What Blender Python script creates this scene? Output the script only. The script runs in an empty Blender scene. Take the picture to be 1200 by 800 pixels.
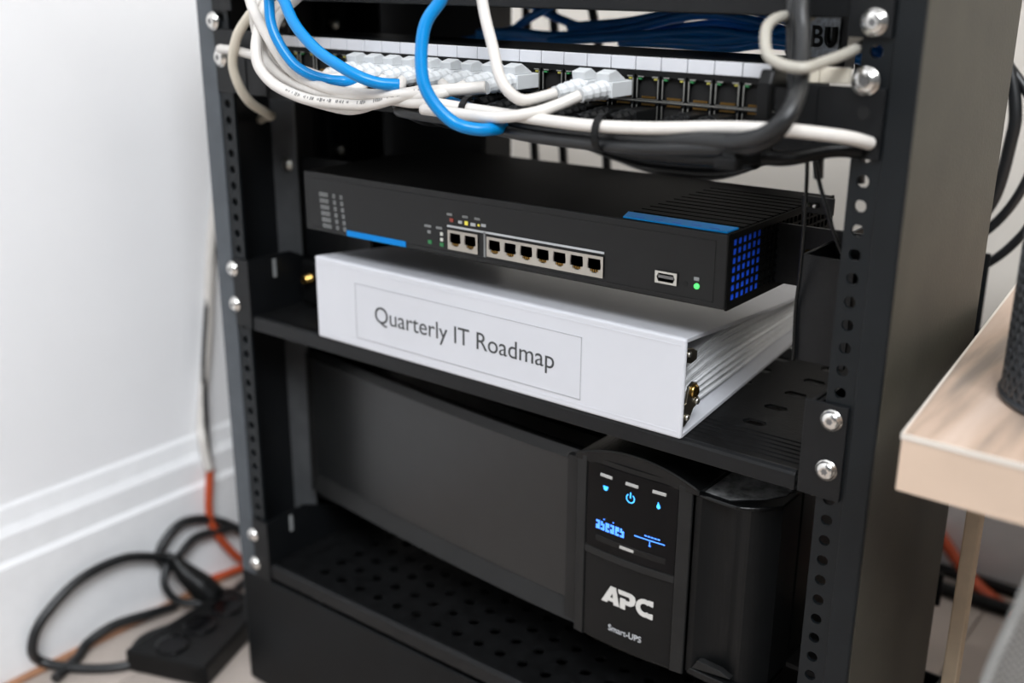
import bpy, bmesh, math, random
from mathutils import Matrix, Vector
random.seed(7)
S = bpy.context.scene
COL = S.collection
MM = 0.001

# ------------------------------------------------------------------ camera
cam_d = bpy.data.cameras.new('camera')
cam = bpy.data.objects.new('camera', cam_d); COL.objects.link(cam)
yaw, pit, rol, fpx = -0.6613, -0.3247, 0.0053, 1301.4353
fw = Vector((math.sin(yaw)*math.cos(pit), math.cos(yaw)*math.cos(pit), math.sin(pit)))
rt = Vector((math.cos(yaw), -math.sin(yaw), 0)); up = rt.cross(fw)
r2 = rt*math.cos(rol) + up*math.sin(rol); u2 = -rt*math.sin(rol) + up*math.cos(rol)
M = Matrix(((r2.x, u2.x, -fw.x, 0), (r2.y, u2.y, -fw.y, 0), (r2.z, u2.z, -fw.z, 0), (0, 0, 0, 1)))
cam.matrix_world = Matrix.Translation((0.4214087, -0.5093791, 0.1297058)) @ M
cam_d.sensor_width = 36; cam_d.lens = fpx/1200*36
cam_d.clip_start = 0.02; cam_d.clip_end = 50
cam_d.dof.use_dof = True; cam_d.dof.focus_distance = 0.625; cam_d.dof.aperture_fstop = 4.2
S.camera = cam

# ------------------------------------------------------------------ world, lights, exposure
S.view_settings.view_transform = 'Standard'; S.view_settings.look = 'None'
S.view_settings.exposure = 0.0; S.view_settings.gamma = 1.0; S.view_settings.use_curve_mapping = False
W = bpy.data.worlds.new('room_light'); S.world = W; W.use_nodes = True
bg = W.node_tree.nodes['Background']; bg.inputs[0].default_value = (0.93, 0.96, 1.0, 1); bg.inputs[1].default_value = 0.14
def area(name, loc, target, sx, sy, power, color):
    d = bpy.data.lights.new(name, 'AREA'); d.shape = 'RECTANGLE'; d.size = sx; d.size_y = sy; d.energy = power; d.color = color
    o = bpy.data.objects.new(name, d); COL.objects.link(o); o.location = loc
    o.rotation_euler = (Vector(target)-Vector(loc)).to_track_quat('-Z', 'Y').to_euler()
    return o
area('ceiling_panel_light', (1.45, -1.6, 2.15), (-0.25, 0, -0.15), 1.5, 1.2, 136, (0.93, 0.96, 1.0))
area('side_panel_fill', (1.5, 0.1, 1.7), (0.3, 0.1, 0.1), 0.9, 0.9, 9, (1.0, 0.95, 0.88))  # unseen fill lamp added to brighten the rack's right side panel

# ------------------------------------------------------------------ materials
MATS = {}
def mat(name, col, rough=0.5, metal=0.0, spec=0.5, vary=0.12, nscale=60, bump=0.0, bscale=400, emit=0.0, coat=0.0):
    m = bpy.data.materials.new(name); m.use_nodes = True; nt = m.node_tree; b = nt.nodes['Principled BSDF']
    b.inputs['Roughness'].default_value = rough; b.inputs['Metallic'].default_value = metal
    b.inputs['Specular IOR Level'].default_value = spec; b.inputs['Coat Weight'].default_value = coat
    tc = nt.nodes.new('ShaderNodeTexCoord')
    n = nt.nodes.new('ShaderNodeTexNoise'); n.inputs['Scale'].default_value = nscale; n.inputs['Detail'].default_value = 4
    nt.links.new(tc.outputs['Object'], n.inputs['Vector'])
    r = nt.nodes.new('ShaderNodeValToRGB')
    r.color_ramp.elements[0].position = 0.3; r.color_ramp.elements[1].position = 0.7
    r.color_ramp.elements[0].color = tuple(c*(1-vary) for c in col)+(1,)
    r.color_ramp.elements[1].color = tuple(min(1, c*(1+vary)) for c in col)+(1,)
    nt.links.new(n.outputs['Fac'], r.inputs['Fac']); nt.links.new(r.outputs['Color'], b.inputs['Base Color'])
    if bump:
        n2 = nt.nodes.new('ShaderNodeTexNoise'); n2.inputs['Scale'].default_value = bscale; n2.inputs['Detail'].default_value = 2
        nt.links.new(tc.outputs['Object'], n2.inputs['Vector'])
        bp = nt.nodes.new('ShaderNodeBump'); bp.inputs['Strength'].default_value = bump; bp.inputs['Distance'].default_value = 0.0006
        nt.links.new(n2.outputs['Fac'], bp.inputs['Height']); nt.links.new(bp.outputs['Normal'], b.inputs['Normal'])
    if emit:
        nt.links.new(r.outputs['Color'], b.inputs['Emission Color']); b.inputs['Emission Strength'].default_value = emit
    MATS[name] = m
    return m
mat('powder_black', (0.0045, 0.0052, 0.006), 0.42, spec=0.3, bump=0.25, bscale=1400)
mat('rail_black', (0.0055, 0.0075, 0.009), 0.42, spec=0.28, bump=0.2, bscale=1500)
mat('frame_sheen', (0.062, 0.072, 0.083), 0.5, bump=0.2, bscale=1500)  # wall reflection on the left frame strip, put into the colour
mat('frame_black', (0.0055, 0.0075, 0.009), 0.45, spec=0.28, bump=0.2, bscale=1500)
mat('dusty_black', (0.0045, 0.0047, 0.005), 0.5, spec=0.14, vary=0.4, nscale=120, bump=0.2)
mat('plinth_black', (0.003, 0.004, 0.0048), 0.45, spec=0.2, vary=0.3, nscale=25)
mat('olive_panel', (0.043, 0.0405, 0.0295), 0.55, vary=0.16, nscale=28, bump=0.2, bscale=500)
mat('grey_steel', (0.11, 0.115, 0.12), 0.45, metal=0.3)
mat('router_black', (0.0045, 0.005, 0.0052), 0.34, spec=0.33, bump=0.15, bscale=1800)
mat('router_top', (0.0035, 0.0034, 0.003), 0.65, spec=0.12, vary=0.4, nscale=30)
mat('plastic_black', (0.0045, 0.0048, 0.005), 0.36, spec=0.2, bump=0.12, bscale=1500)
mat('bezel_gloss', (0.004, 0.0044, 0.0046), 0.27, spec=0.3, bump=0.05, bscale=1200)
mat('panel_satin', (0.010, 0.0108, 0.0112), 0.3, spec=0.55, bump=0.06, bscale=1500)
mat('ledge_grey', (0.011, 0.0113, 0.0113), 0.42, spec=0.28, bump=0.15, bscale=1500)
mat('dust_top', (0.20, 0.205, 0.205), 0.75, spec=0.15, vary=0.6, nscale=160, bump=0.4, bscale=700)
mat('glass_black', (0.002, 0.002, 0.0025), 0.12, spec=0.16)
mat('void_black', (0.002, 0.002, 0.002), 0.8)
mat('white_cable', (0.67, 0.64, 0.60), 0.38, vary=0.05)
mat('beige_cable', (0.62, 0.57, 0.47), 0.42, vary=0.06)
mat('white_plug', (0.64, 0.66, 0.67), 0.3, vary=0.04)
mat('blue_cable', (0.0, 0.22, 0.57), 0.3, spec=0.35, vary=0.05)
mat('dark_blue_cable', (0.004, 0.19, 0.60), 0.4, vary=0.1)
mat('navy_cable', (0.02, 0.02, 0.08), 0.5)
mat('teal_cable', (0.01, 0.06, 0.08), 0.5)
mat('black_cable', (0.0085, 0.0095, 0.0105), 0.4, vary=0.15)
mat('grey_cable', (0.40, 0.38, 0.33), 0.42, vary=0.06)
mat('orange_cable', (0.48, 0.07, 0.018), 0.5, vary=0.08)
mat('print_ink', (0.12, 0.12, 0.12), 0.6)
mat('chrome', (0.78, 0.77, 0.74), 0.22, metal=1.0, vary=0.05)
mat('zinc', (0.66, 0.65, 0.60), 0.32, metal=1.0, vary=0.1)
mat('nickel', (0.36, 0.33, 0.27), 0.3, metal=1.0, vary=0.1)
mat('brass', (0.62, 0.40, 0.12), 0.25, metal=1.0, vary=0.1)
mat('recess', (0.22, 0.22, 0.22), 0.5, metal=0.8)
mat('label_white', (0.64, 0.65, 0.68), 0.45, vary=0.03)
mat('binder_white', (0.615, 0.625, 0.66), 0.38, vary=0.015, nscale=20)
mat('paper', (0.78, 0.79, 0.80), 0.75, vary=0.05, nscale=200)
mat('label_paper', (0.605, 0.615, 0.65), 0.6, vary=0.01)
mat('ink', (0.045, 0.048, 0.05), 0.6, vary=0.05)
mat('ink_line', (0.34, 0.34, 0.36), 0.6, vary=0.05)
mat('port_metal', (0.44, 0.41, 0.36), 0.36, metal=0.35, vary=0.06)
mat('shield', (0.30, 0.30, 0.28), 0.35, metal=0.8)
mat('contacts', (0.38, 0.22, 0.06), 0.3, metal=0.9)
mat('blue_accent', (0.0, 0.225, 0.66), 0.45, spec=0.15, vary=0.04)
mat('blue_inlay', (0.0, 0.36, 0.95), 0.45, spec=0.15, vary=0.04)
mat('vent_blue', (0.015, 0.10, 0.95), 0.3, vary=0.25, nscale=250)
mat('print_grey', (0.24, 0.25, 0.25), 0.6)
mat('print_white', (0.58, 0.60, 0.62), 0.5)
mat('logo_silver', (0.62, 0.61, 0.58), 0.4, vary=0.04)
mat('led_green', (0.08, 0.75, 0.15), 0.4, emit=0.9)
mat('led_green_dim', (0.02, 0.16, 0.05), 0.4, emit=0.25)
mat('led_yellow', (0.75, 0.65, 0.08), 0.4, emit=0.35)
mat('jack_yellow', (0.30, 0.27, 0.04), 0.4)
mat('led_red', (0.35, 0.05, 0.03), 0.4)
mat('led_white', (0.65, 0.66, 0.6), 0.4)
mat('jack_green', (0.02, 0.17, 0.05), 0.4)
mat('lcd_blue', (0.06, 0.22, 1.0), 0.4, emit=2.2)
mat('icon_cyan', (0.05, 0.36, 1.0), 0.4, emit=1.8)
mat('button_silver', (0.5, 0.5, 0.48), 0.35, metal=0.5)
mat('wall_white', (0.915, 0.922, 0.94), 0.7, vary=0.02, nscale=6, bump=0.08, bscale=300)
mat('wall_beige', (0.68, 0.64, 0.58), 0.75, vary=0.03, nscale=6)
mat('baseboard_white', (0.91, 0.92, 0.935), 0.35, vary=0.02)
mat('floor_base', (0.30, 0.25, 0.21), 0.6)
mat('floor_pale', (0.42, 0.365, 0.325), 0.5, vary=0.12, nscale=14)
mat('wood_trim', (0.40, 0.20, 0.11), 0.5, vary=0.2)
mat('desk_edge', (0.62, 0.475, 0.365), 0.5, vary=0.08, nscale=14)
mat('desk_band', (0.70, 0.64, 0.57), 0.5, vary=0.05)
mat('leg_wood', (0.66, 0.53, 0.38), 0.5, vary=0.1)
mat('mesh_dark', (0.05, 0.055, 0.062), 0.4, metal=0.4)
mat('fabric_rim', (0.27, 0.27, 0.26), 0.6)
mat('sticker_grey', (0.55, 0.60, 0.66), 0.6, vary=0.35, nscale=420)

def weave(name, c1, c2, scale):
    m = bpy.data.materials.new(name); m.use_nodes = True; nt = m.node_tree; b = nt.nodes['Principled BSDF']
    tc = nt.nodes.new('ShaderNodeTexCoord'); ck = nt.nodes.new('ShaderNodeTexChecker')
    ck.inputs['Scale'].default_value = scale; ck.inputs['Color1'].default_value = c1+(1,); ck.inputs['Color2'].default_value = c2+(1,)
    nt.links.new(tc.outputs['Object'], ck.inputs['Vector']); nt.links.new(ck.outputs['Color'], b.inputs['Base Color'])
    b.inputs['Roughness'].default_value = 0.8; MATS[name] = m
weave('fabric_mesh', (0.34, 0.33, 0.31), (0.10, 0.095, 0.09), 620)
def wood(name, a, b_, c):
    m = bpy.data.materials.new(name); m.use_nodes = True; nt = m.node_tree; b = nt.nodes['Principled BSDF']
    tc = nt.nodes.new('ShaderNodeTexCoord'); mp = nt.nodes.new('ShaderNodeMapping')
    mp.inputs['Scale'].default_value = (26, 2.2, 8); mp.inputs['Rotation'].default_value = (0, 0, 0.12)
    n = nt.nodes.new('ShaderNodeTexNoise'); n.inputs['Scale'].default_value = 2.2; n.inputs['Detail'].default_value = 6
    r = nt.nodes.new('ShaderNodeValToRGB'); r.color_ramp.elements[0].position = 0.36; r.color_ramp.elements[1].position = 0.64
    r.color_ramp.elements[0].color = a+(1,); r.color_ramp.elements[1].color = b_+(1,)
    e = r.color_ramp.elements.new(0.5); e.color = c+(1,)
    nt.links.new(tc.outputs['Object'], mp.inputs[0]); nt.links.new(mp.outputs[0], n.inputs['Vector'])
    nt.links.new(n.outputs['Fac'], r.inputs['Fac']); nt.links.new(r.outputs['Color'], b.inputs['Base Color'])
    b.inputs['Roughness'].default_value = 0.5; MATS[name] = m
wood('desk_wood', (0.27, 0.22, 0.18), (0.60, 0.47, 0.385), (0.50, 0.37, 0.285))

# ------------------------------------------------------------------ mesh helpers (all lengths in millimetres)
class MB:
    def __init__(s): s.v = []; s.f = []; s.m = []; s.sm = []
    def add(s, vs, fs, mi=0, smooth=False):
        o = len(s.v); s.v += [tuple(p) for p in vs]
        for f in fs: s.f.append([i+o for i in f]); s.m.append(mi); s.sm.append(smooth)
        return s
    def box(s, x0, x1, y0, y1, z0, z1, mi=0):
        return s.add([(x0,y0,z0),(x1,y0,z0),(x1,y1,z0),(x0,y1,z0),(x0,y0,z1),(x1,y0,z1),(x1,y1,z1),(x0,y1,z1)],
              [(0,3,2,1),(4,5,6,7),(0,1,5,4),(1,2,6,5),(2,3,7,6),(3,0,4,7)], mi)
    def prism(s, poly, axis, a, b, mi=0, smooth=False):
        """poly: list of 2D points; axis 'x': (y,z) 'y': (x,z) 'z': (x,y)"""
        def P(q, t):
            return {'x': (t, q[0], q[1]), 'y': (q[0], t, q[1]), 'z': (q[0], q[1], t)}[axis]
        n = len(poly)
        fs = [list(range(n))[::-1], list(range(n, 2*n))] + [(i, (i+1) % n, n+(i+1) % n, n+i) for i in range(n)]
        return s.add([P(q, a) for q in poly]+[P(q, b) for q in poly], fs, mi, smooth)
    def tube(s, pts, r, seg=10, mi=0, smooth=True, cap=True):
        P = [Vector(p) for p in pts]; n = len(P); rs = r if isinstance(r, (list, tuple)) else [r]*n
        T = [(P[min(i+1, n-1)]-P[max(i-1, 0)]).normalized() for i in range(n)]
        a = Vector((0, 0, 1)) if abs(T[0].z) < 0.9 else Vector((1, 0, 0))
        N = (a - T[0]*a.dot(T[0])).normalized(); vs = []; fs = []
        for i in range(n):
            if i: N = (N - T[i]*N.dot(T[i])).normalized()
            B = T[i].cross(N)
            for k in range(seg):
                t = 2*math.pi*k/seg; vs.append(P[i]+(N*math.cos(t)+B*math.sin(t))*rs[i])
        for i in range(n-1):
            for k in range(seg):
                k2 = (k+1) % seg; fs.append((i*seg+k, i*seg+k2, (i+1)*seg+k2, (i+1)*seg+k))
        s.add(vs, fs, mi, smooth)
        if cap:
            s.add(vs[:seg], [list(range(seg))[::-1]], mi); s.add(vs[-seg:], [list(range(seg))], mi)
        return s
    def lathe(s, prof, o, axis=(0, 0, 1), seg=20, mi=0, smooth=True):
        """prof: (radius, height) list along axis"""
        A = Vector(axis).normalized(); a = Vector((0, 0, 1)) if abs(A.z) < 0.9 else Vector((1, 0, 0))
        N = (a-A*a.dot(A)).normalized(); B = A.cross(N); O = Vector(o); vs = []; fs = []
        for (r, h) in prof:
            for k in range(seg):
                t = 2*math.pi*k/seg; vs.append(O+A*h+(N*math.cos(t)+B*math.sin(t))*r)
        for i in range(len(prof)-1):
            for k in range(seg):
                k2 = (k+1) % seg; fs.append((i*seg+k, i*seg+k2, (i+1)*seg+k2, (i+1)*seg+k))
        s.add(vs, fs, mi, smooth)
        s.add(vs[:seg], [list(range(seg))[::-1]], mi); s.add(vs[-seg:], [list(range(seg))], mi)
        return s
    def holed(s, frame, rect, hole, t, mi=0, k=3):
        """plate cell with one hole. frame=(origin,U,V,N); rect=(u0,u1,v0,v1); hole=('c',cu,cv,r) or ('r',cu,cv,hu,hv); t = thickness along -N"""
        O, U, V, N = [Vector(q) for q in frame]; u0, u1, v0, v1 = rect; per = []
        C4 = [(u0, v0), (u1, v0), (u1, v1), (u0, v1)]
        for i in range(4):
            a, b = C4[i], C4[(i+1) % 4]
            for j in range(k): per.append((a[0]+(b[0]-a[0])*j/k, a[1]+(b[1]-a[1])*j/k))
        cu, cv = hole[1], hole[2]; hp = []
        for (u, v) in per:
            du, dv = u-cu, v-cv; L = math.hypot(du, dv)
            if hole[0] == 'c': hp.append((cu+du/L*hole[3], cv+dv/L*hole[3]))
            else:
                q = min(hole[3]/abs(du) if du else 1e9, hole[4]/abs(dv) if dv else 1e9); hp.append((cu+du*q, cv+dv*q))
        n = len(per); W3 = lambda p, d: O+U*p[0]+V*p[1]-N*d
        vs = [W3(p, 0) for p in per]+[W3(p, 0) for p in hp]+[W3(p, t) for p in hp]+[W3(p, t) for p in per]; fs = []
        for i in range(n):
            j = (i+1) % n
            fs += [(i, j, n+j, n+i), (n+i, n+j, 2*n+j, 2*n+i), (2*n+i, 2*n+j, 3*n+j, 3*n+i)]
        return s.add(vs, fs, mi)
    def build(s, name, mats, parent=None, base=(0, 0, 0), bevel=0, seg=2, sub=0):
        if isinstance(mats, str): mats = [mats]
        me = bpy.data.meshes.new(name)
        if parent is not None: base = parent.get('_b', base)
        b = Vector(base)
        me.from_pydata([tuple((Vector(v)-b)*MM) for v in s.v], [], s.f)
        for q in mats: me.materials.append(MATS[q])
        me.polygons.foreach_set('material_index', s.m); me.polygons.foreach_set('use_smooth', s.sm)
        bm = bmesh.new(); bm.from_mesh(me); bmesh.ops.remove_doubles(bm, verts=bm.verts, dist=1e-7)
        bmesh.ops.recalc_face_normals(bm, faces=bm.faces); bm.to_mesh(me); bm.free(); me.update()
        o = bpy.data.objects.new(name, me); COL.objects.link(o)
        if parent is not None: o.parent = parent
        else: o.location = b*MM
        o['_b'] = tuple(base)
        if bevel:
            q = o.modifiers.new('bevel', 'BEVEL'); q.width = bevel*MM; q.segments = seg; q.limit_method = 'ANGLE'; q.angle_limit = math.radians(40)
        return o
def thing(name, label, cat, base, group=None, rot=None):
    o = bpy.data.objects.new(name, None); COL.objects.link(o); o.location = Vector(base)*MM; o.empty_display_size = 0.02
    if rot: o.rotation_euler = rot
    o['_b'] = tuple(base); tag(o, label, cat, group); return o
def tag(o, label, cat, group=None):
    o['label'] = label; o['category'] = cat
    if group: o['group'] = group
    return o
def struct(o, label=None):
    o['kind'] = 'structure'
    if label: o['label'] = label
    return o
def copy_at(o, parent, off):
    c = o.copy(); COL.objects.link(c); c.parent = parent
    c.location = Vector(o.location)+Vector(off)*MM
    return c
def spline(pts, n=8):
    P = [Vector(p) for p in pts]; out = []
    for i in range(len(P)-1):
        p0, p1, p2, p3 = P[max(i-1, 0)], P[i], P[i+1], P[min(i+2, len(P)-1)]
        for k in range(n):
            t = k/n; t2 = t*t; t3 = t2*t
            out.append(0.5*((2*p1)+(p2-p0)*t+(2*p0-5*p1+4*p2-p3)*t2+(3*p1-p0-3*p2+p3)*t3))
    out.append(P[-1]); return out
def text_mb(txt, size, shear=0.0, sx=1.0, extrude=0.0, offset=0.0, space=1.0):
    """returns (verts2d, faces) of a text in mm with x advance, cap height about 0.73*size"""
    c = bpy.data.curves.new('t', 'FONT'); c.body = txt; c.size = size; c.shear = shear; c.offset = offset; c.space_character = space
    o = bpy.data.objects.new('t', c); COL.objects.link(o)
    dg = bpy.context.evaluated_depsgraph_get(); me = o.evaluated_get(dg).to_mesh()
    vs = [(v.co.x*sx, v.co.y) for v in me.vertices]; fs = [list(p.vertices) for p in me.polygons]
    o.evaluated_get(dg).to_mesh_clear(); bpy.data.objects.remove(o); bpy.data.curves.remove(c)
    return vs, fs
def flat_text(name, txt, mats, parent, x, y, z, width, height=None, bold=0.0, shear=0.0, yf=None, space=1.0):
    """text on a plane facing -Y; (x,z) lower-left of baseline; scaled to width (and cap height)"""
    vs, fs = text_mb(txt, 10, shear=shear, offset=bold, space=space)
    x0 = min(v[0] for v in vs); x1 = max(v[0] for v in vs)
    kx = width/(x1-x0); kz = (height/7.0) if height else kx
    m = MB()
    m.add([(x+(v[0]-x0)*kx, (yf(x+(v[0]-x0)*kx) if yf else y), z+v[1]*kz) for v in vs], fs)
    o = m.build(name, mats, parent)
    q = o.modifiers.new('solid', 'SOLIDIFY'); q.thickness = 0.15*MM; q.offset = 0
    return o

# ------------------------------------------------------------------ the room
FZ = -455.0
m = MB().box(-436, 2600, -2600, 600, FZ-30, FZ-4); floor = struct(m.build('floor', 'floor_base', base=(0, 0, FZ-30)))
plank = None
for i in range(13):
    for j in range(2):
        x = -434+i*92; y = -1000+j*800+(i % 3)*120
        if plank is None:
            plank = MB().box(x, x+90.5, y, y+798, FZ-4, FZ).build('floor_board', 'floor_pale', floor, bevel=0.8, seg=1); p0 = (x, y)
        else:
            c = copy_at(plank, floor, (x-p0[0], y-p0[1], 0))
            if y+798 > 560: c.scale.y = 1
wl = struct(MB().box(-540, -424, -2600, 680, FZ, 2360).build('wall_left', 'wall_white', base=(-424, 0, FZ)))
wb = struct(MB().box(-424, 2600, 572, 680, FZ, 2360).build('wall_back', 'wall_beige', base=(0, 572, FZ)))
prof = [(-424, FZ), (-413, FZ), (-413, -348), (-416, -343), (-416.5, -322), (-420, -314), (-422, -300), (-424, -296)]
struct(MB().box(-540, 2600, -2600, 680, 1900+460, 1960+460).build('ceiling', 'wall_white', base=(0, 0, 2360)))
bb = struct(MB().prism(prof, 'y', -2600, 572).build('baseboard_left', 'baseboard_white', base=(-424, 0, FZ)))
prof2 = [(572, FZ), (561, FZ), (561, -348), (564, -343), (564.5, -322), (568, -314), (570, -300), (572, -296)]
struct(MB().prism(prof2, 'x', -413, 2600).build('baseboard_back', 'baseboard_white', base=(0, 572, FZ)))
struct(MB().box(-413, -406, -1000, 560, FZ, FZ+5).build('trim_1', 'wood_trim', base=(-410, 0, FZ), bevel=1.5))

# ------------------------------------------------------------------ rack
rack = thing('server_rack', 'black open steel equipment rack with rows of round rail holes', 'rack', (0, 0, FZ))
P_H = 11.808; ZT, ZB = 190, -448
def rail(x0, x1, cx, y, mname, z0=ZB, z1=ZT, r=3.1, off=0.0):
    mb = MB(); n0 = math.ceil((z0-off)/P_H+0.5); n1 = math.floor((z1-off)/P_H-0.5)
    fr = ((0, y, 0), (1, 0, 0), (0, 0, 1), (0, -1, 0))
    for n in range(n0, n1+1):
        c = n*P_H+off; mb.holed(fr, (x0, x1, c-P_H/2, c+P_H/2), ('c', cx, c, r), 2.0)
    za = n0*P_H+off-P_H/2; zb = n1*P_H+off+P_H/2
    mb.box(x0, x1, y, y+2, z0, za); mb.box(x0, x1, y, y+2, zb, z1)
    return mb.build(mname, 'rail_black', rack)
rail(226, 240.5, 232.8, 0, 'rail_flange')
rail(-240.5, -226, -233.2, 0, 'rail_flange', off=1.3)
for s in (1, -1):
    xo = 253.5 if s > 0 else -258.5
    mb = MB(); mb.box(*sorted((s*240.5, xo)), -1.2, 2.2, ZB, ZT); mb.build('front_frame', 'frame_black' if s > 0 else 'frame_sheen', rack, bevel=1.0)
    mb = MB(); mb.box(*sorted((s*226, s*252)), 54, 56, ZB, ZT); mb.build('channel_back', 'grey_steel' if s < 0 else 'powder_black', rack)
    rail(*sorted((s*226, s*246)), s*235, 110, 'rear_rail', off=4)
    mb = MB(); mb.box(*sorted((s*226, s*252)), 148, 150, ZB, ZT); mb.build('rear_flange', 'powder_black', rack)
    mb = MB(); mb.box(*sorted((s*252, xo)), 2.2, 152, ZB, ZT); mb.build('side_panel', 'olive_panel' if s > 0 else 'powder_black', rack, bevel=0.6)
mb = MB(); mb.box(-258, 253, -1.5, 1, ZB-4, -346); mb.build('base_panel', 'plinth_black', rack, bevel=1.2)
mb = MB(); mb.box(-250, 250, 2, 210, ZB-6, ZB); mb.build('base_plate', 'powder_black', rack)
mb = MB(); mb.box(-252, -250, 2, 210, ZB, -346).box(250, 252, 2, 210, ZB, -346).box(-250, 250, 208, 210, ZB, -346); mb.build('base_shade_box', 'powder_black', rack)  # closed box added below the lower shelf to keep light out of its holes
mb = MB(); mb.box(-257, 253, -1, 600-300, 186, 190); mb.build('top_shade', 'powder_black', rack)  # unseen cover over the rack gear, added to block light from above
mb = MB(); mb.box(-258, 253, -1, 152, ZT, ZT+3); mb.build('top_plate', 'powder_black', rack)
for s in (-1, 1):
    mb = MB(); mb.box(*sorted((s*186, s*249)), 70, 146, -287, -284); mb.box(*sorted((s*247, s*249.5)), 70, 146, -300, -284); mb.build('support_rail', 'powder_black', rack)

def screw(parent, x, y, z, r=6.0, mname='screw', axis=(0, -1, 0), mt='chrome'):
    mb = MB(); A = Vector(axis)
    mb.lathe([(r*1.12, 0), (r*1.12, 0.9), (r*0.98, 1.0), (r*0.95, 1.7), (r*0.8, 2.8), (r*0.5, 3.4), (r*0.42, 3.45)], (x, y, z), axis, 24)
    o = mb.build(mname, mt, parent)
    # star recess
    st = []
    for k in range(12):
        t = 2*math.pi*k/12; q = r*(0.40 if k % 2 == 0 else 0.26); st.append((q*math.cos(t), q*math.sin(t)))
    mb = MB()
    if abs(A.y) > 0.5: mb.prism([(x+a, z+b) for a, b in st], 'y', y-3.55, y-3.0)
    mb.build('star_recess', 'recess', o)
    return o
for (y, z) in ((110, -10), (110, 88)):
    screw(rack, -236, y, z, 4.5, mt='zinc')
screw(rack, -235, 54, -14, 4.5, mt='zinc'); screw(rack, -233, 54, 92, 4.5, mt='zinc')

# ------------------------------------------------------------------ shelves
def shelf(label, ztop, lip, zear0, zear1, zs, kind):
    t = thing('rack_shelf', label, 'shelf', (0, 0, ztop-2))
    U = ((0, 0, ztop), (1, 0, 0), (0, 1, 0), (0, 0, 1)); mb = MB()
    if kind == 'slots':
        mb.box(-222, 222, 1.5, 34, ztop-1.5, ztop)
        xs = [-222+i*37 for i in range(13)]; ys = [34+j*28 for j in range(9)]
        for i in range(12):
            for j in range(8): mb.holed(U, (xs[i], xs[i+1], ys[j], ys[j+1]), ('r', (xs[i]+xs[i+1])/2, (ys[j]+ys[j+1])/2, 7.5, 4), 1.5, k=2)
        mb.box(-222, 222, ys[-1], 290, ztop-1.5, ztop)
    else:
        mb.box(-222, 222, 1.5, 9.5, ztop-1.5, ztop); xs = [-189+i*20 for i in range(20)]; ys = [9.5+j*19 for j in range(15)]
        mb.box(-222, -189, 9.5, ys[-1], ztop-1.5, ztop); mb.box(xs[-1], 222, 9.5, ys[-1], ztop-1.5, ztop)
        for i in range(19):
            for j in range(14): mb.holed(U, (xs[i], xs[i+1], ys[j], ys[j+1]), ('c', (xs[i]+xs[i+1])/2, (ys[j]+ys[j+1])/2, 4.3), 1.5, k=2)
    mb.build('deck', 'dusty_black', t)
    mb = MB(); mb.prism([(-1.0, ztop-lip), (-1.0, ztop-2.0), (-0.3, ztop-0.4), (1.2, ztop+0.5), (3.5, ztop+0.3), (3.5, ztop-1.5), (1, ztop-2.5), (1, ztop-lip)], 'x', -221, 214)
    mb.build('front_lip', 'powder_black', t, bevel=0.5)
    if kind == 'slots':
        for k in range(6):
            y = 9+k*5.2
            MB().prism([(y, ztop), (y+0.8, ztop+0.5), (y+1.8, ztop+0.5), (y+2.6, ztop)], 'x', 60, 212).build('grip_ridge', 'dusty_black', t)
            MB().prism([(y, ztop), (y+0.8, ztop+0.5), (y+1.8, ztop+0.5), (y+2.6, ztop)], 'x', -212, -150).build('grip_ridge', 'dusty_black', t)
    MB().box(-222, 222, 288, 290, ztop-8, ztop+(62 if kind == 'slots' else 20)).build('rear_shade_wall', 'powder_black', t)  # unseen rear wall added to keep back light out from under the router
    for s in (-1, 1):
        mb = MB(); xi = 222 if s > 0 else 222
        mb.prism([(-0.5, ztop-lip), (-0.5, zear1), (40, zear1), (120, ztop+6), (250, ztop+3), (250, ztop-6), (30, ztop-lip)], 'x', *sorted((s*222.5, s*224.5))); mb.build('side_wall', 'powder_black', t)
        mb = MB(); mb.box(*sorted((s*(216 if s > 0 else 221), s*239)), -2.4, -0.3, zear0, zear1); mb.build('ear_plate', 'powder_black', t, bevel=0.5)
        if s > 0:
            MB().box(217, 219, -1, 30, zear0+4, zear1-2).build('corner_gusset', 'powder_black', t)
        MB().box(*sorted((s*221.4, s*222.3)), 22.2, 25, zear1-17, zear1-3).build('side_slot', 'print_grey', t)
        for z in zs: screw(t, s*(231 if s > 0 else 238.3), -2.4, z, 5.2)
    return t
shelf('black steel rack shelf under the white binder with chrome screws at both ears', -119.5, 10.5, -129, -77, (-85.1, -112.6), 'slots')
shelf('lower perforated black rack shelf below the battery backup unit', -330.5, 12, -346, -293, (-308.2, -334.3), 'holes')

# ------------------------------------------------------------------ top switch
t = thing('network_switch', 'black rack unit above the patch panel, only its underside and ears in view', 'network switch', (0, 0, 110))
MB().box(-217, 217, 4, 290, 110.5, 150).build('case', 'powder_black', t, bevel=1)
MB().box(-219, 219, -0.5, 4, 108.5, 152).build('front_panel', 'powder_black', t, bevel=1)
for s in (-1, 1):
    MB().box(*sorted((s*219, s*239.8)), -2.2, -0.2, 100.5, 152).build('ear_plate', 'powder_black', t, bevel=0.5)
    screw(t, s*231.5 if s > 0 else -239, -2.2, 107.3 if s > 0 else 93.3, 5.6)
    screw(t, s*231.5, -2.2, 139, 5.6)

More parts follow.
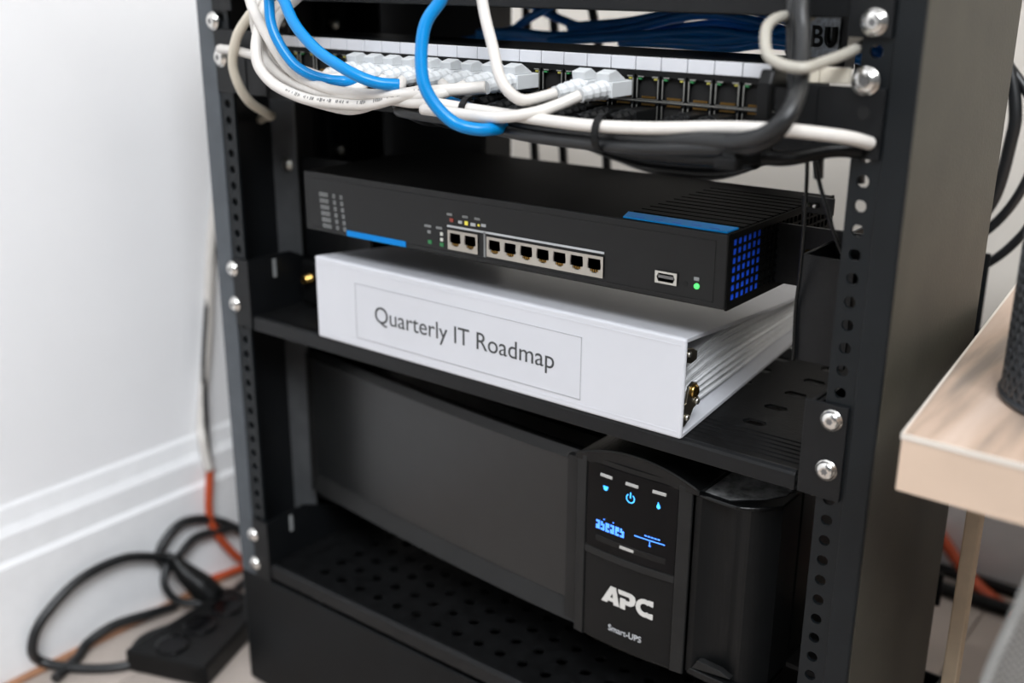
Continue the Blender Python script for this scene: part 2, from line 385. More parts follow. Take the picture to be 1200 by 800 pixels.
# ------------------------------------------------------------------ patch panel
pp = thing('patch_panel', 'black rack patch panel with white label strip and two rows of jacks', 'patch panel', (0, 0, 43))
MB().box(-188, 187, 2, 62, 43.5, 86).build('body', 'powder_black', pp, bevel=0.8)
MB().box(-186.5, 186, -0.5, 2, 77.2, 79.4).build('upper_bar', 'plastic_black', pp)
MB().box(-186.5, 186, -1.2, 2, 63.7, 64.3).build('middle_bar', 'shield', pp)
MB().box(-186.5, 186, -0.8, 2, 43.5, 50.6).build('lower_bar', 'plastic_black', pp, bevel=0.4)
for s in (-1, 1):
    mb = MB(); mb.box(*sorted((s*187, s*240)), -2.2, -0.2, 46 if s > 0 else 45, 78.5 if s > 0 else 88); mb.build('ear_plate', 'powder_black', pp, bevel=0.5)
    MB().box(*sorted((s*207, s*208.2)), -2.9, -2.2, 47, 77).build('ear_fold', 'powder_black', pp, bevel=0.3)
    screw(pp, s*230.3 if s > 0 else -233.5, -2.2, 81.5 if s > 0 else 69, 6.0)
mb = MB(); mb.lathe([(3.2, 0), (3.2, 0.3)], (230.7, -2.3, 67.1), (0, -1, 0), 16); mb.build('ear_hole', 'void_black', pp)
PX = [-184+15.3*(i+0.5) for i in range(24)]
mb = MB(); mb.box(PX[0]-7.35, PX[0]+7.35, -1.6, -0.2, 79.6, 86.3); lab0 = mb.build('label_window', 'label_white', pp, bevel=0.3)
for i in range(1, 24): copy_at(lab0, pp, (PX[i]-PX[0], 0, 0))
for (a, b) in ((190.5, 207.2), (207.6, 220.5)):
    MB().prism([(a, -1.5), (b, -1.5 if a < 200 else 3), (b, 1 if a < 200 else 5), (a, 1)], 'z', 79, 86.5).build('end_cover', 'beige_cable', pp, bevel=0.6)
def make_jack(zc, flip):
    x = PX[0]; mb = MB()
    # shield frame with keyed opening, cavity, contacts and two lamps
    fr = ((0, -1.0, 0), (1, 0, 0), (0, 0, 1), (0, -1, 0))
    mb.holed(fr, (x-7.0, x+7.0, zc-6.5, zc+6.5), ('r', x, zc-0.1, 6.2, 5.7), 2.5, 0, k=2)
    mb.box(x-6.2, x+6.2, 1.4, 1.7, zc-6.0, zc+5.8, 1)
    for s in (-1, 1): mb.box(x+s*6.3-0.28, x+s*6.3+0.28, -1.4, -0.8, zc-5.4, zc+4.6, 3)
    mb.box(x-6.3, x+6.3, -1.35, -0.9, zc-6.1, zc-5.8, 3)
    up_ = -1 if flip else 1
    mb.box(x-6.0, x-2.6, -1.2, 1, zc+up_*5.6-0.4, zc+up_*5.6+0.2, 4); mb.box(x+2.6, x+6.0, -1.2, 1, zc+up_*5.6-0.4, zc+up_*5.6+0.2, 4)
    mb.box(x-5.6, x-3.8, -1.5, 0.5, zc+up_*4.4-0.45, zc+up_*4.4+0.5, 5); mb.box(x+3.8, x+5.6, -1.5, 0.5, zc+up_*4.4-0.45, zc+up_*4.4+0.5, 6)
    for k in range(8): mb.box(x-3.9+k*1.05, x-3.4+k*1.05, -0.2, 1.2, zc-up_*5.0-0.5, zc-up_*5.0+0.5, 2)
    return mb.build('jack', ['plastic_black', 'void_black', 'contacts', 'shield', 'shield', 'jack_green', 'jack_yellow'], pp)
j1 = make_jack(70.8, False); j2 = make_jack(57.2, True)
for i in range(1, 24): copy_at(j1, pp, (PX[i]-PX[0], 0, 0)); copy_at(j2, pp, (PX[i]-PX[0], 0, 0))

# ------------------------------------------------------------------ cable manager ring
cm = thing('cable_manager', 'black cable guide bar with ring under the patch panel at right', 'cable manager', (205, -25, 44))
mb = MB(); mb.prism([(-2.3, 84), (-24, 86), (-27, 80), (-27, 60), (-58, 52), (-60, 46), (-30, 43), (-22, 46), (-22, 78), (-2.3, 76)], 'x', 188.5, 195.5)
mb.build('ring_arm', 'plastic_black', cm, bevel=1.2)
mb = MB(); mb.tube(spline([(190, -30, 47), (205, -26, 46.5), (220, -10, 50), (232, -3, 50)]), 3.6, 12); mb.build('guide_bar', 'plastic_black', cm)
MB().box(186, 197, -60, -52, 44, 50).build('ring_tip', 'plastic_black', cm, bevel=1.2)
mb = MB(); mb.tube(spline([(192, -30, 45), (150, -20, 41), (110, -14, 39.5), (84, -6, 41), (70, 6, 42)]), 4.2, 10); mb.build('lower_bar', 'plastic_black', cm)

# ------------------------------------------------------------------ network cables
def plug(t, i, zc, mt, boot_mt, tilt=(0, 0), latch=True):
    """modular plug in jack i; returns the point where the cord leaves"""
    x = PX[i]; mb = MB()
    mb.box(x-5.6, x+5.6, -20, 1, zc-4.4, zc+3.6)
    mb.prism([(-20, zc+3.6), (-5, zc+3.6), (-5, zc+4.6), (-14, zc+9.5), (-21, zc+8.0)], 'x', x-4.0, x+4.0) if latch else None
    mb.build('plug_body', mt, t, bevel=0.8)
    mb = MB(); n = 9; pts = []; rs = []
    for k in range(n):
        f = k/(n-1); pts.append((x+tilt[0]*f*f, -19-19*f, zc-0.5+tilt[1]*f*f)); rs.append((5.4-1.6*f)*(1.0 if k % 2 == 0 else 0.86))
    mb.tube(pts, rs, 12, smooth=False); mb.build('strain_relief', boot_mt, t)
    return (x+tilt[0], -38, zc-0.5+tilt[1])
CAB = {
 'white_a': [(-148,2,138),(-146,-45,122),(-142,-48,110),(-134,-50,100),(-121,-52,87),(-107,-54,75),(-95,-54,68),(-84,-51,64)],
 'white_b': [(-120,2,138),(-133,-30,125),(-137,-40,108),(-135,-48,95),(-131,-55,82),(-125,-58,71),(-109,-60,62),(-84,-60,56),(-60,-60,55),(-34,-58,56),(-14,-56,61),(4,-52,65),(20,-47,67)],
 'white_c': [(-233,6,75),(-229,-6,75),(-198,-18,76),(-162,-30,75),(-126,-40,73),(-98,-46,70),(-75,-48,67)],
 'white_d': [(-150,2,138),(-160,-15,120),(-164,-20,109),(-171,-26,99),(-182,-28,86),(-191,-26,69),(-194,-20,54),(-198,-8,41),(-205,12,31),(-222,30,26),(-240,38,23),(-249,42,20)],
 'white_e': [(36,2,138),(41,-50,126),(45,-52,114),(50,-55,104),(57,-58,91),(64,-61,77),(70,-59,69),(75,-53,66)],
 'white_f': [(10,-60,57),(37,-62,57),(61,-61,57),(80,-56,60),(90,-48,64)],
 'white_g': [(-60,-45,56),(-22,-52,59),(-5,-54,59),(14,-55,60),(37,-55,59),(68,-55,58),(95,-55,57),(120,-55,57),(151,-53,58.5),(181,-49,61),(205,-45,62),(217,-36,61),(231,-20,58),(236,-4,54)],
 'white_h': [(-140,2,138),(-151,-20,125),(-150,-30,94),(-136,-40,78),(-118,-46,69),(-87,-50,62),(-64,-50,60),(-50,-47,64)],
 'white_i': [(-165,-15,110),(-163,-25,83),(-147,-35,67),(-115,-44,56),(-68,-50,51),(-44,-54,53),(-32,-50,59)],
 'white_j': [(-128,2,138),(-150,-34,110),(-143,-42,84),(-118,-50,68),(-80,-55,60),(-45,-55,60),(-20,-50,64)],
 'white_k': [(-110,2,138),(-141,-30,104),(-130,-40,74),(-95,-48,60),(-50,-58,60),(-15,-54,63),(0,-49,66)],
 'white_l': [(-100,2,138),(-128,-38,100),(-110,-50,74),(-70,-57,63),(-30,-58,62),(0,-54,64),(14,-48,66)],
 'blue_a': [(-100,2,138),(-110,-60,125),(-108,-62,111),(-105,-64,98),(-99,-64,87),(-90,-62,76),(-81,-58,70),(-72,-52,67),(-66,-44,66),(-57,-40,66)],
 'blue_b': [(-95,2,138),(-104,-60,125),(-90,-66,111),(-77,-70,98),(-59,-72,86),(-41,-72,78),(-28,-68,72),(-20,-62,69),(-13,-54,68)],
 'blue_c': [(40,2,138),(37,-66,124),(33,-70,114),(28,-76,103),(28,-80,89),(31,-82,74),(37,-80,63),(45,-76,55),(53,-72,52),(59,-64,51),(56,-46,51),(38,-36,53),(18,-36,57),(-1,-36,60)],
 'black_k': [(-30,-30,55),(-23,-44,56),(0,-46,56),(25,-46,55),(69,-47,52),(110,-48,52),(147,-50,53),(184,-54,56),(199,-60,58),(211,-64,62),(220,-64,69),(221,-56,78),(215,-40,88),(209,-28,102),(204,-20,117),(200,2,138)],
 'black_j': [(-24,-36,53),(-17,-50,53),(4,-51,52),(28,-51,51.5),(72,-52,48),(112,-52,47.5),(149,-53,49),(188,-54,53),(202,-57,55),(212,-58,60),(217,-54,68),(215,-44,78),(207,-30,88),(200,-18,102),(196,-12,116),(194,2,138)],
 'gray_m': [(198,6,109),(196,-8,109),(195,-22,109),(196,-36,106),(199,-44,100),(204,-50,94),(211,-52,91),(218,-53,90),(222,-50,90),(222,-36,91),(222,-14,93),(223,6,96),(224,14,98)],
}
def cable(key, label, mt, r, port=None, z=70.6, boot=None, tilt=(-2, -1.5), name='network_cable', group=None, seg=12):
    pts = CAB[key]; t = thing(name, label, 'cable', pts[len(pts)//2], group)
    if port is not None:
        e = plug(t, port, z, boot or 'white_plug', boot or 'white_plug', tilt)
        pts = pts+[e]
    m_ = MB(); m_.tube(spline(pts, 10), r, seg); m_.build('cord', mt, t)
    return t
cable('white_a', 'thick white network cable sweeping down in front of the left rail beside the blue cables', 'white_cable', 3.3, 6)
tb = cable('white_b', 'white network cable with printed lettering along its lowest curve at left', 'white_cable', 3.4, 14)
cable('white_c', 'white network cable running straight out sideways from the left rail', 'white_cable', 3.1, 7)
cable('white_d', 'cream cable looping back behind the left rail, leftmost of the bunch', 'beige_cable', 3.3, name='loose_cable')
cable('white_e', 'white network cable hanging from above in the middle, plugged left of its twin', 'white_cable', 3.0, 17)
cable('white_f', 'short white network cable plugged in beside the empty jacks at right', 'white_cable', 3.0, 18)
cable('white_g', 'long white cable tied along the black cables under the jacks', 'white_cable', 3.1, name='tied_cable')
cable('white_h', 'white network cable behind the printed one, second curve from its top', 'white_cable', 3.2, 8)
cable('white_i', 'white network cable along the underside of the left bunch', 'white_cable', 3.2, 9)
cable('white_j', 'white network cable in the bunch, plug just left of the blue loop', 'white_cable', 3.0, 10)
cable('white_k', 'white network cable in the bunch, plug just right of the blue loop', 'white_cable', 3.0, 11)
cable('white_l', 'white network cable in the bunch, second plug right of the blue loop', 'white_cable', 3.0, 12)
cable('blue_a', 'blue network cable, leftmost of the three bright blue ones', 'blue_cable', 3.1)
cable('blue_b', 'bright blue network cable crossing diagonally over the white bunch', 'blue_cable', 3.3)
cable('blue_c', 'bright blue network cable hanging in a big loop at the middle', 'blue_cable', 3.3)
cable('black_k', 'thick black cable bending up at right, upper of the two', 'black_cable', 4.0, name='power_cable')
cable('black_j', 'thick black cable bending up at right, lower of the two', 'black_cable', 3.2, name='power_cable')
cable('gray_m', 'grey cable curled into a small loop beside the upper right rail', 'grey_cable', 2.5, name='loose_cable')
t = thing('network_cable', 'white network cable stub with plug beside the hanging middle cable', 'cable', (22.6, -38, 69))
e = plug(t, 13, 70.6, 'white_plug', 'white_plug', (-2, -1.5)); MB().tube(spline([e, (18, -48, 66), (6, -54, 63), (-30, -50, 60), (-70, -44, 60)], 8), 3.0, 12).build('cord', 'white_cable', t)
# printed marks on the lettered cable
pts = spline(CAB['white_b'], 10); mbp = MB()
for k in range(64, 112):
    if k % 11 in (4, 9): continue
    p = pts[min(k, len(pts)-1)]; q = pts[min(k+1, len(pts)-1)]; d = (q-p).normalized()
    nrm = Vector((0.35, -0.80, 0.50)); nrm = (nrm-d*nrm.dot(d)).normalized(); sd = d.cross(nrm)
    for j in range(2):
        if random.random() < 0.25: continue
        a = p+d*(j*1.0)+nrm*3.38; h = random.choice((0.6, 0.9, 1.1)); w = random.choice((0.22, 0.3))
        vs = [a-d*w-sd*h, a+d*w-sd*h, a+d*w+sd*h, a-d*w+sd*h]; vs2 = [v+nrm*0.12 for v in vs]
        mbp.add(vs+vs2, [(0,1,2,3),(4,5,6,7),(0,1,5,4),(1,2,6,5),(2,3,7,6),(3,0,4,7)])
mbp.build('printed_lettering', 'print_ink', tb)['label'] = 'small dark printed lettering'
# black patch leads in the lower row
ORD = {22: 'rightmost of the row', 21: 'second from the right', 19: 'third from the right', 18: 'under the right white plug', 17: 'under the left white plug', 15: 'sixth from the right', 14: 'third from the left', 13: 'second from the left', 12: 'leftmost of the row'}
for i, dx in ((12, -30), (13, -30), (14, -36), (15, -34), (17, -30), (18, -36), (19, -40), (21, -34), (22, -36)):
    t = thing('black_patch_lead', 'black patch lead with ribbed boot in the lower jack row, '+ORD[i], 'cable', (PX[i], -38, 52), 'black leads in the lower jack row')
    e = plug(t, i, 57.2, 'plastic_black', 'plastic_black', (-3, -1), latch=False)
    x = PX[i]
    MB().tube(spline([e, (x-11, -45, 56), (x+dx*0.8, -44, 55), (x+dx*1.15, -34, 50), (x+dx*1.25, -12, 42), (x+dx*1.3, 10, 40), (x+dx*1.35, 60, 39), (x+dx*1.4, 120, 30)], 6), 2.5, 8).build('cord', 'black_cable', t)
# ties
def tie(x, y, z, ry, rz, label, mt):
    mb = MB(); n = 20; pts = [(x, y+ry*math.cos(2*math.pi*k/n), z+rz*math.sin(2*math.pi*k/n)) for k in range(n+1)]
    vs = []; fs = []
    for k in range(n+1):
        c, s_ = math.cos(2*math.pi*k/n), math.sin(2*math.pi*k/n)
        for (w, q) in ((-1.9, 0), (1.9, 0), (1.9, 1.0), (-1.9, 1.0)): vs.append((x+w, y+(ry+q)*c, z+(rz+q)*s_))
    for k in range(n):
        for a in range(4): fs.append((k*4+a, k*4+(a+1) % 4, k*4+4+(a+1) % 4, k*4+4+a))
    mb.add(vs, fs); t = tag(mb.build('cable_tie', mt, base=(x, y, z-rz)), label, 'cable tie')
    return t
tie(121, -51.5, 53.5, 7.6, 8.6, 'black cable tie around the white and black cables, right of the two', 'plastic_black')
tie(36, -51, 56, 8, 8.6, 'dark cable tie beside the big blue loop', 'plastic_black')

# ------------------------------------------------------------------ cables behind the patch panel
BUN = [
 [(-125,150,83),(-93,150,85),(-55,150,84),(-19,150,87),(8,150,91),(47,150,100),(69,150,102),(96,150,99),(128,150,92),(190,140,88)],
 [(-159,170,87),(-109,170,79),(-47,170,82),(3,170,87),(61,160,95),(96,150,94),(132,140,90),(190,130,84)],
 [(-60,150,80),(-19,140,84),(28,140,88),(72,140,92),(101,140,90),(140,130,88),(190,120,80)],
 [(10,150,84),(41,140,86),(78,140,87),(107,140,91),(142,130,96),(190,130,98)],
 [(-160,165,74),(-125,160,80),(-101,160,86),(-89,160,93),(-70,160,102),(-55,160,109),(-40,170,109)],
 [(-140,190,109),(-116,190,106),(-84,190,95),(-39,180,87),(10,170,92),(61,170,105),(108,170,109),(150,170,108)],
 [(-50,160,90),(0,160,95),(45,156,104),(75,154,108),(105,150,104),(150,140,94),(190,140,90)],
 [(0,150,82),(40,146,83),(80,146,82),(110,144,86),(150,140,84),(190,140,76)]]
WHERE = ['third strand from the top', 'fourth strand from the top', 'fifth strand from the top', 'third strand from the bottom', 'rising at left', 'second strand from the top', 'topmost strand', 'lowest strand']
for k, q in enumerate(BUN):
    o = MB().tube(spline(q, 8), 3.3, 8).build('blue_network_cable', 'dark_blue_cable', base=q[len(q)//2])
    tag(o, 'dark blue network cable in the bundle behind the patch panel, '+WHERE[k], 'cable', 'blue cable bundle behind the patch panel')
BLK = [[(-150,240,109),(-146,240,60),(-138,242,-40)], [(-124,240,109),(-116,238,60),(-108,242,-40)], [(-160,220,60),(-110,225,52),(-60,230,40),(-52,240,-10)],
       [(-84,235,109),(-72,235,60),(-64,240,-40)], [(0,200,109),(40,200,109),(80,205,104),(120,200,109),(150,200,109)], [(60,220,109),(90,220,80),(110,230,40),(112,240,-10)],
       [(-70,175,40),(-45,165,16),(0,158,5),(45,156,3),(90,160,9),(140,175,44)], [(100,240,109),(130,235,90),(140,235,30),(142,240,-10)],
       [(-60,190,26),(-30,176,8),(20,172,-3),(70,174,-1),(120,186,24)]]
BLW = ['hanging at the left', 'second hanging one from the left', 'lying low at the far left', 'third hanging one from the left', 'arching over the blue bundle', 'hanging right of the middle', 'sagging low over the router', 'hanging at the far right', 'thick one behind the sagging one']
for q, w_ in zip(BLK, BLW):
    o = MB().tube(spline(q, 8), 6.0 if 'sagging' in w_ else 3.6, 10).build('black_cable', 'black_cable', base=q[len(q)//2])
    tag(o, 'dim black cable behind the patch panel inside the rack, '+w_, 'cable', 'black cords hanging inside the rack')
o = MB().tube(spline([(30,230,109),(70,225,108),(100,225,108),(135,215,108),(160,215,109)], 8), 4, 8).build('teal_cable', 'teal_cable', base=(70,225,108))
tag(o, 'dark teal cord curving above the blue bundle at upper right', 'cable')
t = thing('rear_dark_box', 'black upright box added to darken the rear left of the rack', 'masking box', (-180, 170, -119))  # black box made up to darken the view through the rear left
MB().box(-252, -132, 166, 200, -119, 108).build('channel', 'powder_black', t, bevel=1.5)
MB().box(-250, -134, 164, 166.5, -119, 108).build('lid', 'powder_black', t, bevel=0.8)
t = thing('equipment_tag', 'grey speckled sticker with black outlined letters at upper right inside the rack', 'label', (181, 60, 84))
MB().box(173.5, 190.5, 60, 61.5, 84, 109).build('sticker', 'sticker_grey', t, bevel=0.3)
flat_text('lettering', 'B', 'void_black', t, 175.5, 59.8, 91.5, 6.5, 10.5, bold=0.25)
mb = MB(); mb.tube(spline([(184.2, 59, 101.5), (184.4, 59, 95), (186.3, 59, 92.6), (188.2, 59, 95), (188.2, 59, 101.5)], 6), 1.5, 8); mb.build('lettering_u', 'void_black', t)
MB().box(170, 194, 61.5, 75, 80, 110).build('holder', 'powder_black', t)
o = MB().prism([(207, 93), (221, 94.5), (221, 100), (212, 100), (211.5, 108), (207.6, 108)], 'y', 30, 34).build('cable_bracket', 'beige_cable', base=(214, 30, 93), bevel=0.6)
tag(o, 'cream plastic bracket behind the right rail below the top screw', 'bracket')

# hanging wires and bracket at right
t = thing('side_bracket', 'black steel angle bracket with zinc bolt beside the router', 'bracket', (208, 20, -66))
MB().box(197.5, 226, 20, 22, -66, -9).build('plate', 'powder_black', t, bevel=0.4)
MB().box(197.5, 199.5, 22, 104, -66, -9).build('flange', 'powder_black', t, bevel=0.4)
for (x, y, z) in ((197.5, 32, -13.5),):
    mb = MB(); mb.lathe([(4.4, 0), (4.4, 2.6), (3.2, 2.6), (3.0, 4.4), (0.5, 4.8)], (x, y, z), (-1, 0, 0), 6, smooth=False); mb.build('bolt', 'brass', t)
    mb = MB(); mb.lathe([(3.2, 0), (3.2, 1.6), (2.0, 2.2)], (x+2, y, z-3), (1, 0, 0), 8, smooth=False); mb.build('nut', 'zinc', t)
for q, lb in (([(203.3,-2,46),(203.3,3,42),(203.7,5,20),(202.5,9,-2),(200.2,14,-20),(198,18,-38),(199,18,-60),(199,18,-66)], 'thin black wire hanging along the edge of the bracket beside the router'),
          ([(208,-2,46),(208.4,0,43),(211,2,32),(215,2,22),(220,4,8),(224.6,6,-2),(226.5,10,-8)], 'thin black wire slanting down to the right rail')):
    o = MB().tube(spline(q, 8), 1.05, 8).build('thin_wire', 'bezel_gloss', base=q[-1]); tag(o, lb, 'wire')
t = thing('small_bolt', 'pair of small steel bolt tips above the bracket beside the router', 'bolt', (186, 70, 7))
for dx in (0, 4.5): MB().lathe([(1.5, 0), (1.5, 2), (0.8, 3)], (182+dx, 60, 8.5), (0, -1, 0), 10).build('bolt_tip', 'zinc', t)
MB().box(178, 196, 60, 62, 4, 13).build('plate', 'powder_black', t)

# ------------------------------------------------------------------ router
RX0, RX1, RZ1, RZ0 = -156.5, 166.5, 0.0, -41.5
ro = thing('router', 'black network router with blue accents, nine front ports and a USB socket', 'router', (5, 0, RZ0), rot=(0, -0.0075, 0))
ro.location.z -= 0.0012
RB = (5, 0, RZ0)
def part(mb, name, mt, parent=ro, **k): return mb.build(name, mt, parent, **k)
mb = MB(); mb.box(RX0, RX1-1.2, 2.2, 136, RZ0, RZ1-0.2); part(mb, 'case', 'router_top', bevel=1.0)
mb = MB(); mb.prism([(RX0, RZ0+1), (RX1, RZ0+1), (RX1, RZ1), (RX0, RZ1)], 'y', 0, 2.4); part(mb, 'front_panel', 'router_black', bevel=1.0)
mb = MB()
for (a, b, c, d) in ((RX0+4, RX1-7, RZ1-4.4, RZ1-4.0), (RX1-7.4, RX1-7, RZ0+4, RZ1-4.4), (RX0+4, RX1-7, RZ0+4, RZ0+4.3)): mb.box(a, b, -0.25, 0.3, c, d)
part(mb, 'panel_groove', 'bezel_gloss')
for k in range(11):
    y = 20+k*9
    part(MB().box(96, RX1-2, y, y+7.2, RZ1-0.4, RZ1+0.55), 'top_rib', 'router_top', bevel=0.3)
mb = MB(); mb.prism([(100, 3.2), (163.5, 3.2), (163.5, 16.5), (95, 16.5)], 'z', RZ1-0.3, RZ1+0.6); ba = part(mb, 'blue_inlay', 'blue_inlay')
for k in range(5):
    MB().box(106+k*11.5, 111.5+k*11.5, 6.2+(k % 2)*1.2, 6.8+(k % 2)*1.2, RZ1+0.5, RZ1+0.8).build('inlay_mark', 'vent_blue', ba)
# side vent grid
mb = MB(); fr = ((RX1, 0, 0), (0, 1, 0), (0, 0, 1), (1, 0, 0))
NY, NZ = 22, 7; y0, pz = 5.5, (RZ1-3-(RZ0+4))/NZ
for a in range(NY):
    for b in range(NZ):
        u = y0+a*5.6; v = RZ0+4+b*pz; mb.holed(fr, (u, u+5.6, v, v+pz), ('r', u+2.8, v+pz/2, 2.3, pz/2-0.6), 1.2, k=2)
part(mb, 'side_grille', 'router_top')
part(MB().box(RX1-1.3, RX1, 2, y0, RZ0, RZ1).box(RX1-1.3, RX1, y0+NY*5.6, 136, RZ0, RZ1).box(RX1-1.3, RX1, y0, y0+NY*5.6, RZ0, RZ0+4).box(RX1-1.3, RX1, y0, y0+NY*5.6, RZ1-3, RZ1), 'side_frame', 'router_top')
part(MB().box(RX1-1.25, RX1-0.75, 5.5, 39, RZ0+4, RZ1-3), 'blue_vent_backing', 'vent_blue')
# blue strip and printed marks
part(MB().box(-116, -62, -0.5, 0.2, -40, -36.2), 'blue_strip', 'blue_accent')
for r_ in range(6):
    for c_, (x, w) in enumerate(((-141.5, 8.5), (-128.5, 4), (-121.5, 4))):
        z = -14.5-r_*4.3; x += 0.45*r_
        mb = MB(); n_ = 3 if c_ == 0 else 1
        for q in range(n_):   # too small to read: open blocks
            xx = x+q*2.9; mb.box(xx, xx+2.3, -0.25, 0.1, z+0.7, z+1.3); mb.box(xx, xx+2.3, -0.25, 0.1, z-1.3, z-0.7); mb.box(xx, xx+0.6, -0.25, 0.1, z-0.7, z+0.7); mb.box(xx+1.7, xx+2.3, -0.25, 0.1, z-0.7, z+0.7)
        part(mb, 'printed_mark', 'print_grey')
def led(x, z, w, h, mt): return part(MB().box(x-w/2, x+w/2, -0.5, 0.2, z-h/2, z+h/2), 'indicator', mt, bevel=0.2)
for (x, z, w, h, q) in ((-42.5, -23.4, 5.5, 1.5, 'print_grey'), (-33, -23.4, 5, 1.5, 'print_grey'), (-41.5, -27, 2.6, 2.0, 'print_grey'), (-31, -27, 2.2, 2.2, 'led_white'), (-31, -30.6, 2.2, 2.2, 'led_white'), (-41, -33.5, 3, 2.4, 'led_green_dim'), (-31, -33.8, 3, 2.4, 'led_green_dim'),
     (-24, -13.6, 4.5, 1.5, 'print_grey'), (-22.5, -17, 3, 2.2, 'led_red'), (-11.5, -13.6, 4.5, 1.5, 'print_grey'), (-15.5, -17.4, 3, 1.8, 'print_white'), (-10.6, -17.4, 2.5, 2.5, 'led_yellow'), (-5.2, -17.6, 3.8, 2.0, 'print_white'), (-1.8, -13.6, 4.5, 1.5, 'print_grey'), (-0.8, -17.4, 1.6, 1.4, 'led_yellow'), (3, -17.0, 3.6, 1.8, 'print_white')):
    led(x, z, w, h, q)
part(MB().box(-26, 90.4, -0.6, 0.2, -21.6, -20.4), 'white_line', 'print_white')
part(MB().box(3.3, 4.6, -0.6, 0.2, -36.4, -20.8), 'divider', 'print_grey')
def portblock(xa, n):
    w = 12.06; za, zb = -35.6, -23.2
    for i in range(n):
        x = xa+w*i+w/2; mb = MB(); fr = ((0, -0.9, 0), (1, 0, 0), (0, 0, 1), (0, -1, 0))
        mb.holed(fr, (x-w/2, x+w/2, za, zb), ('r', x, (za+zb)/2+0.2, 4.6, 4.2), 2.5, 0, k=2)
        mb.box(x-4.6, x+4.6, 0.0, 0.5, za+1, zb-1, 1)
        mb.box(x-4.7, x-2.9, -0.85, 0.3, za+2.0, za+4.4, 0); mb.box(x+2.9, x+4.7, -0.85, 0.3, za+2.0, za+4.4, 0)
        mb.box(x-4.7, x-1.6, -0.7, 0.3, za+1.9, za+2.9, 0); mb.box(x+1.6, x+4.7, -0.7, 0.3, za+1.9, za+2.9, 0)
        for k in range(4): mb.box(x-2.4+k*1.4, x-1.9+k*1.4, -0.3, 0.4, za+2.6, za+4.2, 2)
        part(mb, 'ethernet_port', ['port_metal', 'void_black', 'contacts'])
portblock(-25.4, 2); portblock(5.8, 7)
led(28.6, -28.5, 1.8, 2.0, 'led_white')
mb = MB(); fr = ((0, -1.0, 0), (1, 0, 0), (0, 0, 1), (0, -1, 0)); mb.holed(fr, (124, 137.6, -32.0, -25.2), ('r', 130.8, -28.6, 5.6, 2.3), 2, 0, k=2); mb.box(125.2, 136.4, 0, 0.5, -31, -26.3, 1); mb.box(126, 135.6, -0.8, 0.2, -29.0, -27.4, 2)
part(mb, 'usb_socket', ['zinc', 'void_black', 'recess'])
mb = MB(); mb.lathe([(1.6, 0), (1.6, 0.3)], (142.4, 0, -30), (0, -1, 0), 12); part(mb, 'reset_hole', 'void_black')
mb = MB(); mb.lathe([(1.7, 0), (1.6, 0.6), (0.8, 1.0)], (149.4, 0, -30.2), (0, -1, 0), 12); part(mb, 'power_indicator', 'led_green')
part(MB().box(147.6, 150.6, -0.3, 0.2, -27.2, -25.3), 'indicator_mark', 'print_grey')
for s in (-1, 1):
    x = RX1-1 if s > 0 else RX0+1
    part(MB().box(*sorted((x, s*226)), 60, 62.5, -82 if s < 0 else -38, -4).box(*sorted((x-s*2, x)), 40, 62.5, -36, -6), 'mounting_bracket', 'powder_black')  # left plate drawn further down to shade the gap under the router

# ------------------------------------------------------------------ binder
bi = thing('binder', 'thick white ring binder with a printed label on its spine', 'binder', (0, 0, -118.9))
SH = -0.11
def cover(zf, t, y1, name):
    mb = MB(); n = 12; vs = []; fs = []
    for k in range(n+1):
        y = -0.5+k*(y1)/n
        for (x, dz) in ((-146, 0), (146, 0), (146, -t), (-146, -t)): vs.append((x+SH*y, y, zf(y)+dz))
    for k in range(n):
        for a in range(4): fs.append((k*4+a, k*4+(a+1) % 4, k*4+4+(a+1) % 4, k*4+4+a))
    fs += [(0, 1, 2, 3), tuple(n*4+a for a in (3, 2, 1, 0))]
    mb.add(vs, fs); return mb.build(name, 'binder_white', bi, bevel=0.4)
ztop = lambda y: -60.2-24*max(0, min(1, (y-2)/190))**0.95
cover(ztop, 2.6, 262, 'front_cover'); cover(lambda y: -116.3, 2.6, 262, 'back_cover')
mb = MB(); mb.box(-146.6, 146.6, -3.2, -0.2, -118.9, -60.0); mb.build('spine', 'binder_white', bi, bevel=1.6, seg=3)
for z in (-64.2, -114.8):
    MB().box(-144, 144, -3.35, -3.1, z-0.35, z+0.35).build('spine_crease', 'binder_white', bi)
lbp = MB().box(-107.5, 79, -3.45, -3.1, -111.6, -72.8).build('spine_label', 'label_paper', bi)
mb = MB()
for (a, b, c, d) in ((-107.3, 78.8, -73.1, -72.8), (-107.3, 78.8, -111.6, -111.3), (-107.3, -107.0, -111.6, -72.8), (78.5, 78.8, -111.6, -72.8)): mb.box(a, b, -3.6, -3.4, c, d)
mb.build('label_border', 'ink_line', lbp)
flat_text('label_lettering', 'Quarterly IT Roadmap', 'ink', lbp, -89, -3.55, -96.8, 148.5, 11.4)
